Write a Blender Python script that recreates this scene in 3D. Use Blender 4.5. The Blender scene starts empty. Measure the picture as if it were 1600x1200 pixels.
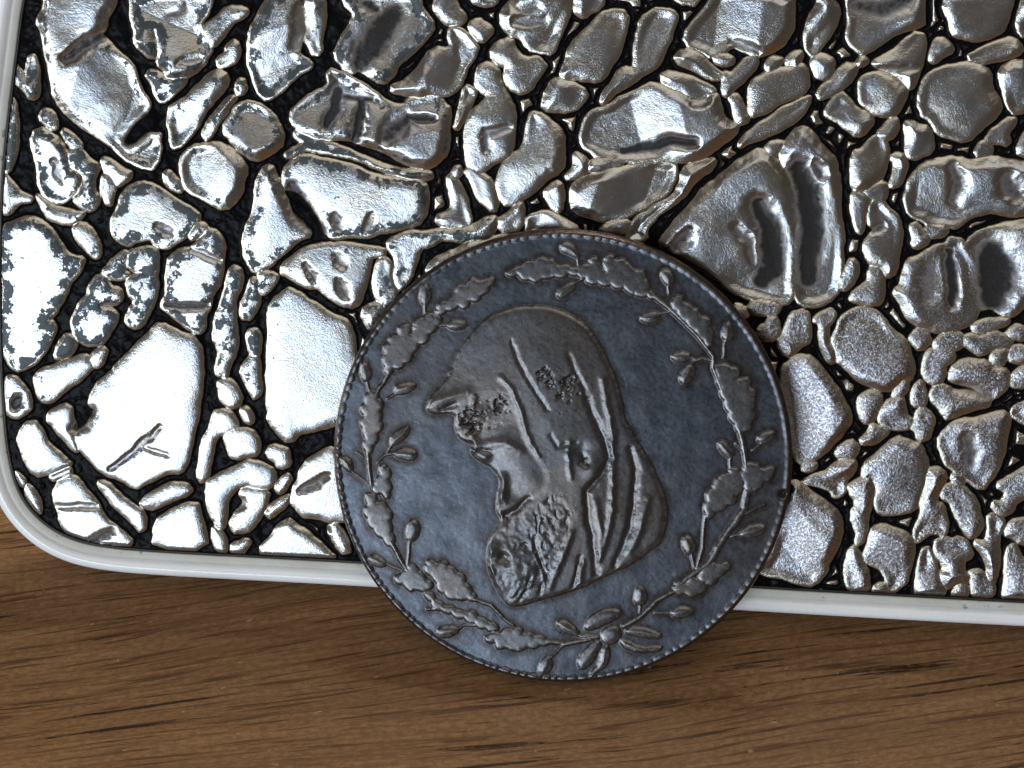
import bpy, math
import numpy as np
from math import sin, cos, radians, pi
from mathutils import Matrix, Vector

# ------------------------------------------------------------------ camera, light, exposure
MM = 0.001
ALPHA, GAMMA, YAWC, BETA, PSI = 48.0, 40.0, 6.0, 37.6, 3.7      # camera pitch, coin lean/yaw, case lean/yaw (degrees)
DIST, MMPX, COIN_T = 160.0, 0.0482, 1.8
F = DIST / MMPX
a_ = radians(ALPHA)
FW = np.array([0, cos(a_), -sin(a_)]); UP = np.array([0, sin(a_), cos(a_)]); RT = np.array([1.0, 0, 0])
def ray(px, py): return FW + RT * ((px - 800) / F) + UP * ((600 - py) / F)
def nrm(lean, yaw):
    g, y = radians(lean), radians(yaw)
    return np.array([-sin(y) * cos(g), -cos(y) * cos(g), sin(g)])
NC = nrm(GAMMA, YAWC)                                            # coin face normal
d0 = ray(878, 1068); CAM = -d0 / np.linalg.norm(d0) * DIST
def hit(px, py, n, p):
    d = ray(px, py); return CAM + d * (n @ (p - CAM) / (n @ d))
P0 = np.zeros(3)
CC = hit(876.5, 718, NC, P0); COIN_R = 16.84
zup = np.array([0, 0, 1.0])
c_down = -(zup - NC * NC[2]); c_down /= np.linalg.norm(c_down)
z0 = (CC + COIN_R * c_down - COIN_T * NC)[2]
for v in (CAM, CC, P0): v[2] -= z0                                # the table top is z = 0
# frames of the two leaning planes: x along, y up the plane, z out of it
CX = np.cross(-c_down, NC); CY = -c_down
NP = nrm(BETA, PSI)
PY = zup - NP * NP[2]; PY /= np.linalg.norm(PY); PX = np.cross(PY, NP)
th = np.linspace(0, 2 * pi, 721)
rim = CC - COIN_T * NC + COIN_R * (np.cos(th)[:, None] * CX + np.sin(th)[:, None] * CY)
PP = rim[(rim @ NP).argmin()] - NP * 0.02                         # where the coin leans on the panel
PO = hit(60, 905, NP, PP)                                         # case origin, lower left lip
def panel_uv(pts):
    out = []
    for px, py in pts:
        q = hit(px, py, NP, PP) - PO; out.append((q @ PX, q @ PY))
    return np.array(out)
def coin_uv(pts):
    out = []
    for px, py in pts:
        q = hit(px, py, NC, P0) - CC; out.append((q @ CX, q @ CY))
    return np.array(out)

sc = bpy.context.scene
cam = bpy.data.cameras.new('camera'); camo = bpy.data.objects.new('camera', cam)
sc.collection.objects.link(camo); sc.camera = camo
cam.sensor_width = 36; cam.lens = 36 * F / 1600; cam.clip_start = 0.005; cam.clip_end = 20
Mc = Matrix((RT, UP, -FW)).transposed().to_4x4(); Mc.translation = Vector(CAM * MM)
camo.matrix_world = Mc


w = bpy.data.worlds.new('World'); sc.world = w; w.use_nodes = True
bg = w.node_tree.nodes['Background']
bg.inputs[0].default_value = (1.0, 0.80, 0.64, 1); bg.inputs[1].default_value = 0.10
def area(name, loc, target, sx, sy, power, col):
    L = bpy.data.lights.new(name, 'AREA'); L.shape = 'RECTANGLE'; L.size = sx; L.size_y = sy; L.energy = power; L.color = col
    o = bpy.data.objects.new(name, L); sc.collection.objects.link(o)
    o.location = loc; o.rotation_euler = (Vector(target) - Vector(loc)).to_track_quat('-Z', 'Y').to_euler()
    return o
area('window_light', (-0.47, -0.85, 0.36), (0, 0.02, 0.01), 0.58, 0.32, 5.4, (0.74, 0.87, 1.0))
area('side_highlight_lamp', (-0.95, -0.34, 0.20), (0, 0.02, 0.01), 0.60, 0.34, 4.0, (0.85, 0.93, 1.0))  # lamp added for highlights on left-facing edges, no known source there
area('ceiling_light', (0.05, -0.30, 1.05), (0, 0, 0), 1.0, 0.6, 2.0, (1.0, 0.94, 0.82))
area('rear_window_light', (0.14, 0.80, 0.84), (0, 0, 0), 0.42, 0.36, 10.0, (1.0, 0.92, 0.82))
sc.view_settings.view_transform = 'Standard'; sc.view_settings.look = 'None'
sc.view_settings.exposure = 0.0; sc.view_settings.gamma = 1.0; sc.view_settings.use_curve_mapping = False

# ------------------------------------------------------------------ helpers
rng = np.random.default_rng(7)
LAT = rng.random((256, 256))
def vnoise(x, y):
    xi, yi = np.floor(x).astype(int), np.floor(y).astype(int); fx, fy = x - xi, y - yi
    fx = fx * fx * (3 - 2 * fx); fy = fy * fy * (3 - 2 * fy)
    g = lambda i, j: LAT[i & 255, j & 255]
    return ((g(xi, yi) * (1 - fx) + g(xi + 1, yi) * fx) * (1 - fy) + (g(xi, yi + 1) * (1 - fx) + g(xi + 1, yi + 1) * fx) * fy) * 2 - 1
def fbm(x, y, o=3):
    s, a = 0, 1.0
    for k in range(o): s = s + a * vnoise(x * 2 ** k + 17.3 * k, y * 2 ** k + 5.1 * k); a *= .5
    return s
def sst(e0, e1, x):
    t = np.clip((x - e0) / (e1 - e0), 0, 1); return t * t * (3 - 2 * t)
def chaikin(P, n=1):
    for _ in range(n):
        Q = np.roll(P, -1, 0); P = np.stack([P * .75 + Q * .25, P * .25 + Q * .75], 1).reshape(-1, 2)
    return P
def poly_sdf(P, X, Y):
    """signed distance, positive inside"""
    d2 = np.full(X.shape, 1e9); ins = np.zeros(X.shape, bool)
    for (x0, y0), (x1, y1) in zip(P, np.roll(P, -1, 0)):
        ex, ey = x1 - x0, y1 - y0; wx, wy = X - x0, Y - y0
        t = np.clip((wx * ex + wy * ey) / max(ex * ex + ey * ey, 1e-12), 0, 1)
        d2 = np.minimum(d2, (wx - ex * t) ** 2 + (wy - ey * t) ** 2)
        if y0 != y1:
            c = (y0 > Y) != (y1 > Y); ins ^= c & (X < (x1 - x0) * (Y - y0) / (y1 - y0) + x0)
    return np.where(ins, 1, -1) * np.sqrt(d2)
def line_d(P, X, Y):
    """distance to a polyline and position 0..1 along it"""
    d2 = np.full(X.shape, 1e9); tt = np.zeros(X.shape); n = len(P) - 1
    for k in range(n):
        (x0, y0), (x1, y1) = P[k], P[k + 1]; ex, ey = x1 - x0, y1 - y0; wx, wy = X - x0, Y - y0
        t = np.clip((wx * ex + wy * ey) / max(ex * ex + ey * ey, 1e-12), 0, 1)
        d = (wx - ex * t) ** 2 + (wy - ey * t) ** 2
        m = d < d2; d2 = np.where(m, d, d2); tt = np.where(m, (k + t) / n, tt)
    return np.sqrt(d2), tt
def window(us, vs, P, pad):
    lo, hi = P.min(0) - pad, P.max(0) + pad
    i0, i1 = np.searchsorted(us, lo[0]), np.searchsorted(us, hi[0]); j0, j1 = np.searchsorted(vs, lo[1]), np.searchsorted(vs, hi[1])
    return slice(j0, j1), slice(i0, i1)
col = sc.collection
def tag(o, label=None, cat=None, group=None, kind=None):
    for k, v in (('label', label), ('category', cat), ('group', group), ('kind', kind)):
        if v: o[k] = v
    return o
def empty(name, M):
    o = bpy.data.objects.new(name, None); col.objects.link(o); o.matrix_world = M; o.empty_display_size = .005; return o
def frame_matrix(O, X, Y, Z):
    M = Matrix((X, Y, Z)).transposed().to_4x4(); M.translation = Vector(O * MM); return M
def mesh_obj(name, V, faces, mat, parent=None, smooth=True, normals=None, attrs=None):
    """V in millimetres; faces an (n,4) array or a list"""
    me = bpy.data.meshes.new(name)
    V = np.asarray(V, float) * MM
    if isinstance(faces, np.ndarray):
        me.vertices.add(len(V)); me.vertices.foreach_set('co', V.ravel())
        n, k = faces.shape
        me.loops.add(n * k); me.loops.foreach_set('vertex_index', faces.ravel().astype(np.int32))
        me.polygons.add(n); me.polygons.foreach_set('loop_start', np.arange(0, n * k, k, dtype=np.int32))
        me.update(calc_edges=True)
    else:
        me.from_pydata(V.tolist(), [], faces); me.update()
    me.polygons.foreach_set('use_smooth', np.full(len(me.polygons), smooth))
    for kname, arr in (attrs or {}).items():
        at = me.attributes.new(kname, 'FLOAT', 'POINT'); at.data.foreach_set('value', np.asarray(arr, np.float32))
    if normals is not None:
        me.normals_split_custom_set_from_vertices(normals.tolist())
    me.materials.append(mat)
    o = bpy.data.objects.new(name, me); col.objects.link(o)
    if parent: o.parent = parent
    return o
def grid_normals(us, vs, H):
    gy, gx = np.gradient(H, vs, us)
    N = np.stack([-gx, -gy, np.ones_like(H)], -1); return N / np.linalg.norm(N, axis=-1, keepdims=True)
def grid_part(name, sel, us, vs, H, N, mat, parent, attrs=None, base=0.0):
    """the quads of a height field picked by the boolean map sel (rows-1, cols-1), as one mesh"""
    jj, ii = np.nonzero(sel)
    if len(jj) == 0: return None
    nc = len(us); q = np.stack([jj * nc + ii, jj * nc + ii + 1, (jj + 1) * nc + ii + 1, (jj + 1) * nc + ii], 1)
    ids, inv = np.unique(q, return_inverse=True); inv = inv.reshape(q.shape)
    V = np.stack([us[ids % nc], vs[ids // nc], H.ravel()[ids] + base], 1)
    return mesh_obj(name, V, inv, mat, parent, normals=N.reshape(-1, 3)[ids], attrs={k: a.ravel()[ids] for k, a in (attrs or {}).items()})

# ------------------------------------------------------------------ materials
def material(name):
    m = bpy.data.materials.new(name); m.use_nodes = True
    nt = m.node_tree; return m, nt, nt.nodes['Principled BSDF']
def node(nt, kind, ins=None, **kw):
    n = nt.nodes.new(kind)
    for k, v in kw.items(): setattr(n, k, v)
    for k, v in (ins or {}).items():
        if hasattr(v, 'is_output'): nt.links.new(v, n.inputs[k])
        else: n.inputs[k].default_value = v
    return n
def rampn(nt, fac, stops):
    r = node(nt, 'ShaderNodeValToRGB', {0: fac}); e = r.color_ramp.elements
    while len(e) < len(stops): e.new(.5)
    for k, (p, c) in enumerate(stops): e[k].position = p; e[k].color = c if len(c) == 4 else (*c, 1)
    return r.outputs[0]
def mth(nt, op, a, b=None, c=None, clamp=False):
    n = node(nt, 'ShaderNodeMath', operation=op, use_clamp=clamp)
    for k, v in enumerate((a, b, c)):
        if v is None: continue
        if hasattr(v, 'is_output'): nt.links.new(v, n.inputs[k])
        else: n.inputs[k].default_value = v
    return n.outputs[0]
def mixc(nt, fac, A, B):
    n = node(nt, 'ShaderNodeMix', data_type='RGBA')
    for k, v in ((0, fac), (6, A), (7, B)):
        if hasattr(v, 'is_output'): nt.links.new(v, n.inputs[k])
        else: n.inputs[k].default_value = v if k == 0 else (*v, 1)
    return n.outputs[2]
def mapr(nt, x, a, b, c=0.0, d=1.0):
    n = node(nt, 'ShaderNodeMapRange', {0: x, 1: a, 2: b, 3: c, 4: d}); n.interpolation_type = 'SMOOTHSTEP'; return n.outputs[0]
def noise(nt, vec, scale, detail=2, rough=.5):
    return node(nt, 'ShaderNodeTexNoise', {'Vector': vec, 'Scale': scale, 'Detail': detail, 'Roughness': rough}).outputs[0]
def objco(nt): return node(nt, 'ShaderNodeTexCoord').outputs['Object']
def bump(nt, h, dist, strength, prev=None):
    b = node(nt, 'ShaderNodeBump', {'Height': h, 'Distance': dist, 'Strength': strength})
    if prev is not None: nt.links.new(prev, b.inputs['Normal'])
    return b.outputs[0]
def attr(nt, n): return node(nt, 'ShaderNodeAttribute', attribute_name=n).outputs['Fac']

def mat_foil():
    m, nt, p = material('silver_foil_on_black'); L = nt.links.new
    co = objco(nt); foil, worn, press, grain = attr(nt, 'foil'), attr(nt, 'worn'), attr(nt, 'press'), attr(nt, 'grain')  # worn: strength of the painted dark reflections
    fine = noise(nt, co, 9000, 3, .6); mid = noise(nt, co, 2600, 4, .7); big = noise(nt, co, 380, 3, .55); gr = noise(nt, co, 5200, 3, .75)
    edge = mth(nt, 'ADD', foil, mth(nt, 'MULTIPLY', mth(nt, 'SUBTRACT', mid, .5), .26))
    fm = mapr(nt, edge, .56, .70)                                   # foil laid on the raised part only
    silver = mixc(nt, mapr(nt, big, .4, .62), (.43, .45, .48), (.44, .43, .40))
    silver = mixc(nt, mth(nt, 'MULTIPLY', grain, .65), silver, mixc(nt, mapr(nt, gr, .40, .62), (.15, .105, .11), (.62, .63, .70)))
    cream = mixc(nt, mapr(nt, foil, .80, .98), (.50, .47, .40), silver)    # warm ceiling reflection painted as a thin cream rim
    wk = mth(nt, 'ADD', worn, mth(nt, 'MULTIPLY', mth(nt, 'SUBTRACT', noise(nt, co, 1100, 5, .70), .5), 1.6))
    wm = mapr(nt, wk, .48, .53)                                    # dark reflections painted as slate grey patches
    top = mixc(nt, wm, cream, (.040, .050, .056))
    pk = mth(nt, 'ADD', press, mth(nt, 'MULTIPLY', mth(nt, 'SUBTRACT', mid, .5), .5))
    pm = mapr(nt, pk, .30, .85, 0, .95)                            # dark reflections in the creases painted brown to black
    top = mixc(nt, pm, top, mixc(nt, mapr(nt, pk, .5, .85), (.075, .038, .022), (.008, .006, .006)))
    brown = mixc(nt, mapr(nt, edge, .35, .60), (.004, .004, .005), (.045, .022, .012))
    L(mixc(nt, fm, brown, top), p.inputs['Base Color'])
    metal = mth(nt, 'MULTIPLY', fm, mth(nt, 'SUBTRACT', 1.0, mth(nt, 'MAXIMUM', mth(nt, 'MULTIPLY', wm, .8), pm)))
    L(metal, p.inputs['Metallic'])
    rr = mth(nt, 'ADD', mth(nt, 'MULTIPLY', fine, .10), mapr(nt, fm, 0, 1, .24, .18))
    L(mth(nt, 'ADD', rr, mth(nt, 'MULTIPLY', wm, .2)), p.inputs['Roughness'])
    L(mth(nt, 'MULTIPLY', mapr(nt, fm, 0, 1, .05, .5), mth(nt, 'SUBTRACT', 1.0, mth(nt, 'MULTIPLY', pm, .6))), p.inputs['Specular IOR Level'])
    b = bump(nt, fine, .00006, mth(nt, 'MULTIPLY', fm, .25)); b = bump(nt, gr, .00010, mth(nt, 'MULTIPLY', mth(nt, 'MULTIPLY', fm, grain), .40), b)
    b = bump(nt, mid, .00012, mth(nt, 'ADD', mth(nt, 'MULTIPLY', fm, .05), .05), b)
    L(b, p.inputs['Normal'])
    return m
def mat_coin():
    m, nt, p = material('dark_patinated_copper'); L = nt.links.new
    co = objco(nt); rel, halo, pit = attr(nt, 'relief'), attr(nt, 'halo'), attr(nt, 'pit')
    n1 = noise(nt, co, 420, 5, .65); n2 = noise(nt, co, 3000, 4, .7); n3 = noise(nt, co, 160, 3, .5)
    base = mixc(nt, mapr(nt, n1, .35, .65), (.046, .051, .063), (.080, .088, .106))
    base = mixc(nt, mapr(nt, n2, .58, .74, 0, .35), base, (.11, .12, .145))
    base = mixc(nt, mapr(nt, noise(nt, co, 90, 4, .6), .45, .70, 0, .55), base, (.062, .052, .046))
    brown = mixc(nt, n2, (.020, .014, .011), (.032, .023, .018))
    base = mixc(nt, mth(nt, 'MULTIPLY', halo, .85), base, brown)
    worn = mixc(nt, mapr(nt, n3, .40, .62), (.104, .101, .101), (.110, .094, .085))
    base = mixc(nt, mth(nt, 'MULTIPLY', rel, .75), base, worn)
    base = mixc(nt, mth(nt, 'MULTIPLY', attr(nt, 'rub'), mapr(nt, n2, .35, .6)), base, (.24, .235, .235))
    base = mixc(nt, mth(nt, 'MULTIPLY', attr(nt, 'edge'), mapr(nt, n1, .3, .55)), base, (.11, .070, .050))
    base = mixc(nt, mth(nt, 'MULTIPLY', pit, .7), base, (.016, .015, .015))
    L(base, p.inputs['Base Color']); p.inputs['Metallic'].default_value = .85
    L(mapr(nt, n2, .3, .7, .25, .35), p.inputs['Roughness'])
    b = bump(nt, n2, .00005, .13); b = bump(nt, n1, .00016, .05, b); L(b, p.inputs['Normal'])
    return m
def mat_wood():
    m, nt, p = material('brown_oak_wood'); L = nt.links.new
    co = objco(nt)
    v = node(nt, 'ShaderNodeMapping', {'Vector': co, 'Rotation': (0, 0, -radians(8))}).outputs[0]
    def st(sx, sy, loc=(0, 0, 0)): return node(nt, 'ShaderNodeMapping', {'Vector': v, 'Scale': (sx, sy, 1), 'Location': loc}).outputs[0]
    warp = noise(nt, st(12, 40), 1, 2); vw = node(nt, 'ShaderNodeVectorMath', {0: v}, operation='ADD')
    cmb = node(nt, 'ShaderNodeCombineXYZ', {1: mth(nt, 'MULTIPLY', mth(nt, 'SUBTRACT', warp, .5), .008)})
    L(cmb.outputs[0], vw.inputs[1]); v = vw.outputs[0]
    bands = noise(nt, st(7, 420), 1, 5, .68); fib = noise(nt, st(70, 4200), 1, 3, .6); blot = noise(nt, st(60, 260, (3, 1, 0)), 1, 3, .55)
    por = noise(nt, st(55, 1700, (9, 4, 0)), 1, 4, .62); por2 = noise(nt, st(110, 3000, (1, 7, 0)), 1, 3, .62); gate = noise(nt, st(25, 220, (5, 5, 0)), 1, 2)
    fleck = noise(nt, st(1500, 3400, (2, 2, 0)), 1, 3, .65); spot = noise(nt, st(900, 1800, (8, 3, 0)), 1, 2, .5)
    rag = mth(nt, 'MULTIPLY', mth(nt, 'SUBTRACT', fleck, .5), .16)
    c = rampn(nt, bands, [(.30, (.145, .070, .028)), (.5, (.235, .120, .051)), (.68, (.315, .173, .080))])
    c = mixc(nt, mapr(nt, blot, .35, .68, 0, .5), c, (.165, .084, .037))
    c = mixc(nt, mapr(nt, fib, .36, .66, 0, .45), c, (.335, .195, .097))
    c = mixc(nt, mapr(nt, fleck, .38, .62, .5, 0), c, (.11, .053, .022))
    pm = mth(nt, 'MULTIPLY', mapr(nt, mth(nt, 'ADD', por, rag), .585, .64), mapr(nt, gate, .36, .52)); pm2 = mapr(nt, mth(nt, 'ADD', por2, rag), .55, .64, 0, .8)
    c = mixc(nt, pm2, c, (.080, .038, .016)); c = mixc(nt, mth(nt, 'MULTIPLY', pm, .92), c, (.026, .014, .008))
    c = mixc(nt, mapr(nt, spot, .70, .78, 0, .55), c, (.50, .36, .22))
    L(c, p.inputs['Base Color'])
    L(mapr(nt, fib, .3, .7, .40, .55), p.inputs['Roughness'])
    p.inputs['Specular IOR Level'].default_value = .10
    h = mth(nt, 'SUBTRACT', mth(nt, 'MULTIPLY', fib, .35), mth(nt, 'ADD', pm, mth(nt, 'MULTIPLY', pm2, .6)))
    L(bump(nt, h, .00010, .4), p.inputs['Normal'])
    return m
def mat_plain(name, c1, c2, rough, scale=300, coat=0.0, bstr=.1):
    m, nt, p = material(name); L = nt.links.new; co = objco(nt)
    n = noise(nt, co, scale, 4, .6); L(mixc(nt, mapr(nt, n, .4, .72), c1, c2), p.inputs['Base Color'])
    L(mapr(nt, noise(nt, co, scale * 4, 2), .3, .7, rough * .85, rough * 1.2), p.inputs['Roughness'])
    p.inputs['Coat Weight'].default_value = coat; p.inputs['Coat Roughness'].default_value = .12
    L(bump(nt, n, .0001, bstr), p.inputs['Normal']); return m
def mat_ledge():
    m, nt, p = material('grimy_grey_plastic'); L = nt.links.new; co = objco(nt)
    n = noise(nt, co, 250, 4, .6); d = noise(nt, co, 900, 4, .7)
    c = mixc(nt, mapr(nt, n, .35, .7), (.60, .60, .56), (.52, .51, .46)); c = mixc(nt, mapr(nt, d, .60, .70, 0, .7), c, (.08, .07, .06))
    L(c, p.inputs['Base Color']); p.inputs['Roughness'].default_value = .5; L(bump(nt, d, .0001, .2), p.inputs['Normal']); return m
M_FOIL, M_COIN, M_WOOD = mat_foil(), mat_coin(), mat_wood()
M_WHITE = mat_plain('glossy_white_plastic', (.87, .88, .89), (.82, .83, .84), .28, 120, .4, .05)
M_LEDGE = mat_ledge()
M_BLACK = mat_plain('black_gap_shade', (.012, .012, .012), (.03, .028, .025), .45, 900)  # black stands in for the shade in the gap
M_SHELL = mat_plain('white_shell', (.72, .73, .74), (.66, .67, .68), .4, 120)

# ------------------------------------------------------------------ table
def build_table():
    x, y0, y1, t, b = 450.0, -300.0, 420.0, 22.0, 2.0
    prof = [(y0 + b, 0), (y1 - b, 0), (y1, -b), (y1, -t), (y0, -t), (y0, -b)]
    V = [(-x, p, z) for p, z in prof] + [(x, p, z) for p, z in prof]; n = len(prof)
    Fc = [[k, (k + 1) % n, n + (k + 1) % n, n + k][::-1] for k in range(n)] + [list(range(n)), list(range(2 * n - 1, n - 1, -1))]
    o = mesh_obj('table_top', V, Fc, M_WOOD, smooth=False)
    tag(o, 'brown wooden table top with dark open grain', None, None, 'structure')
build_table()

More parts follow.
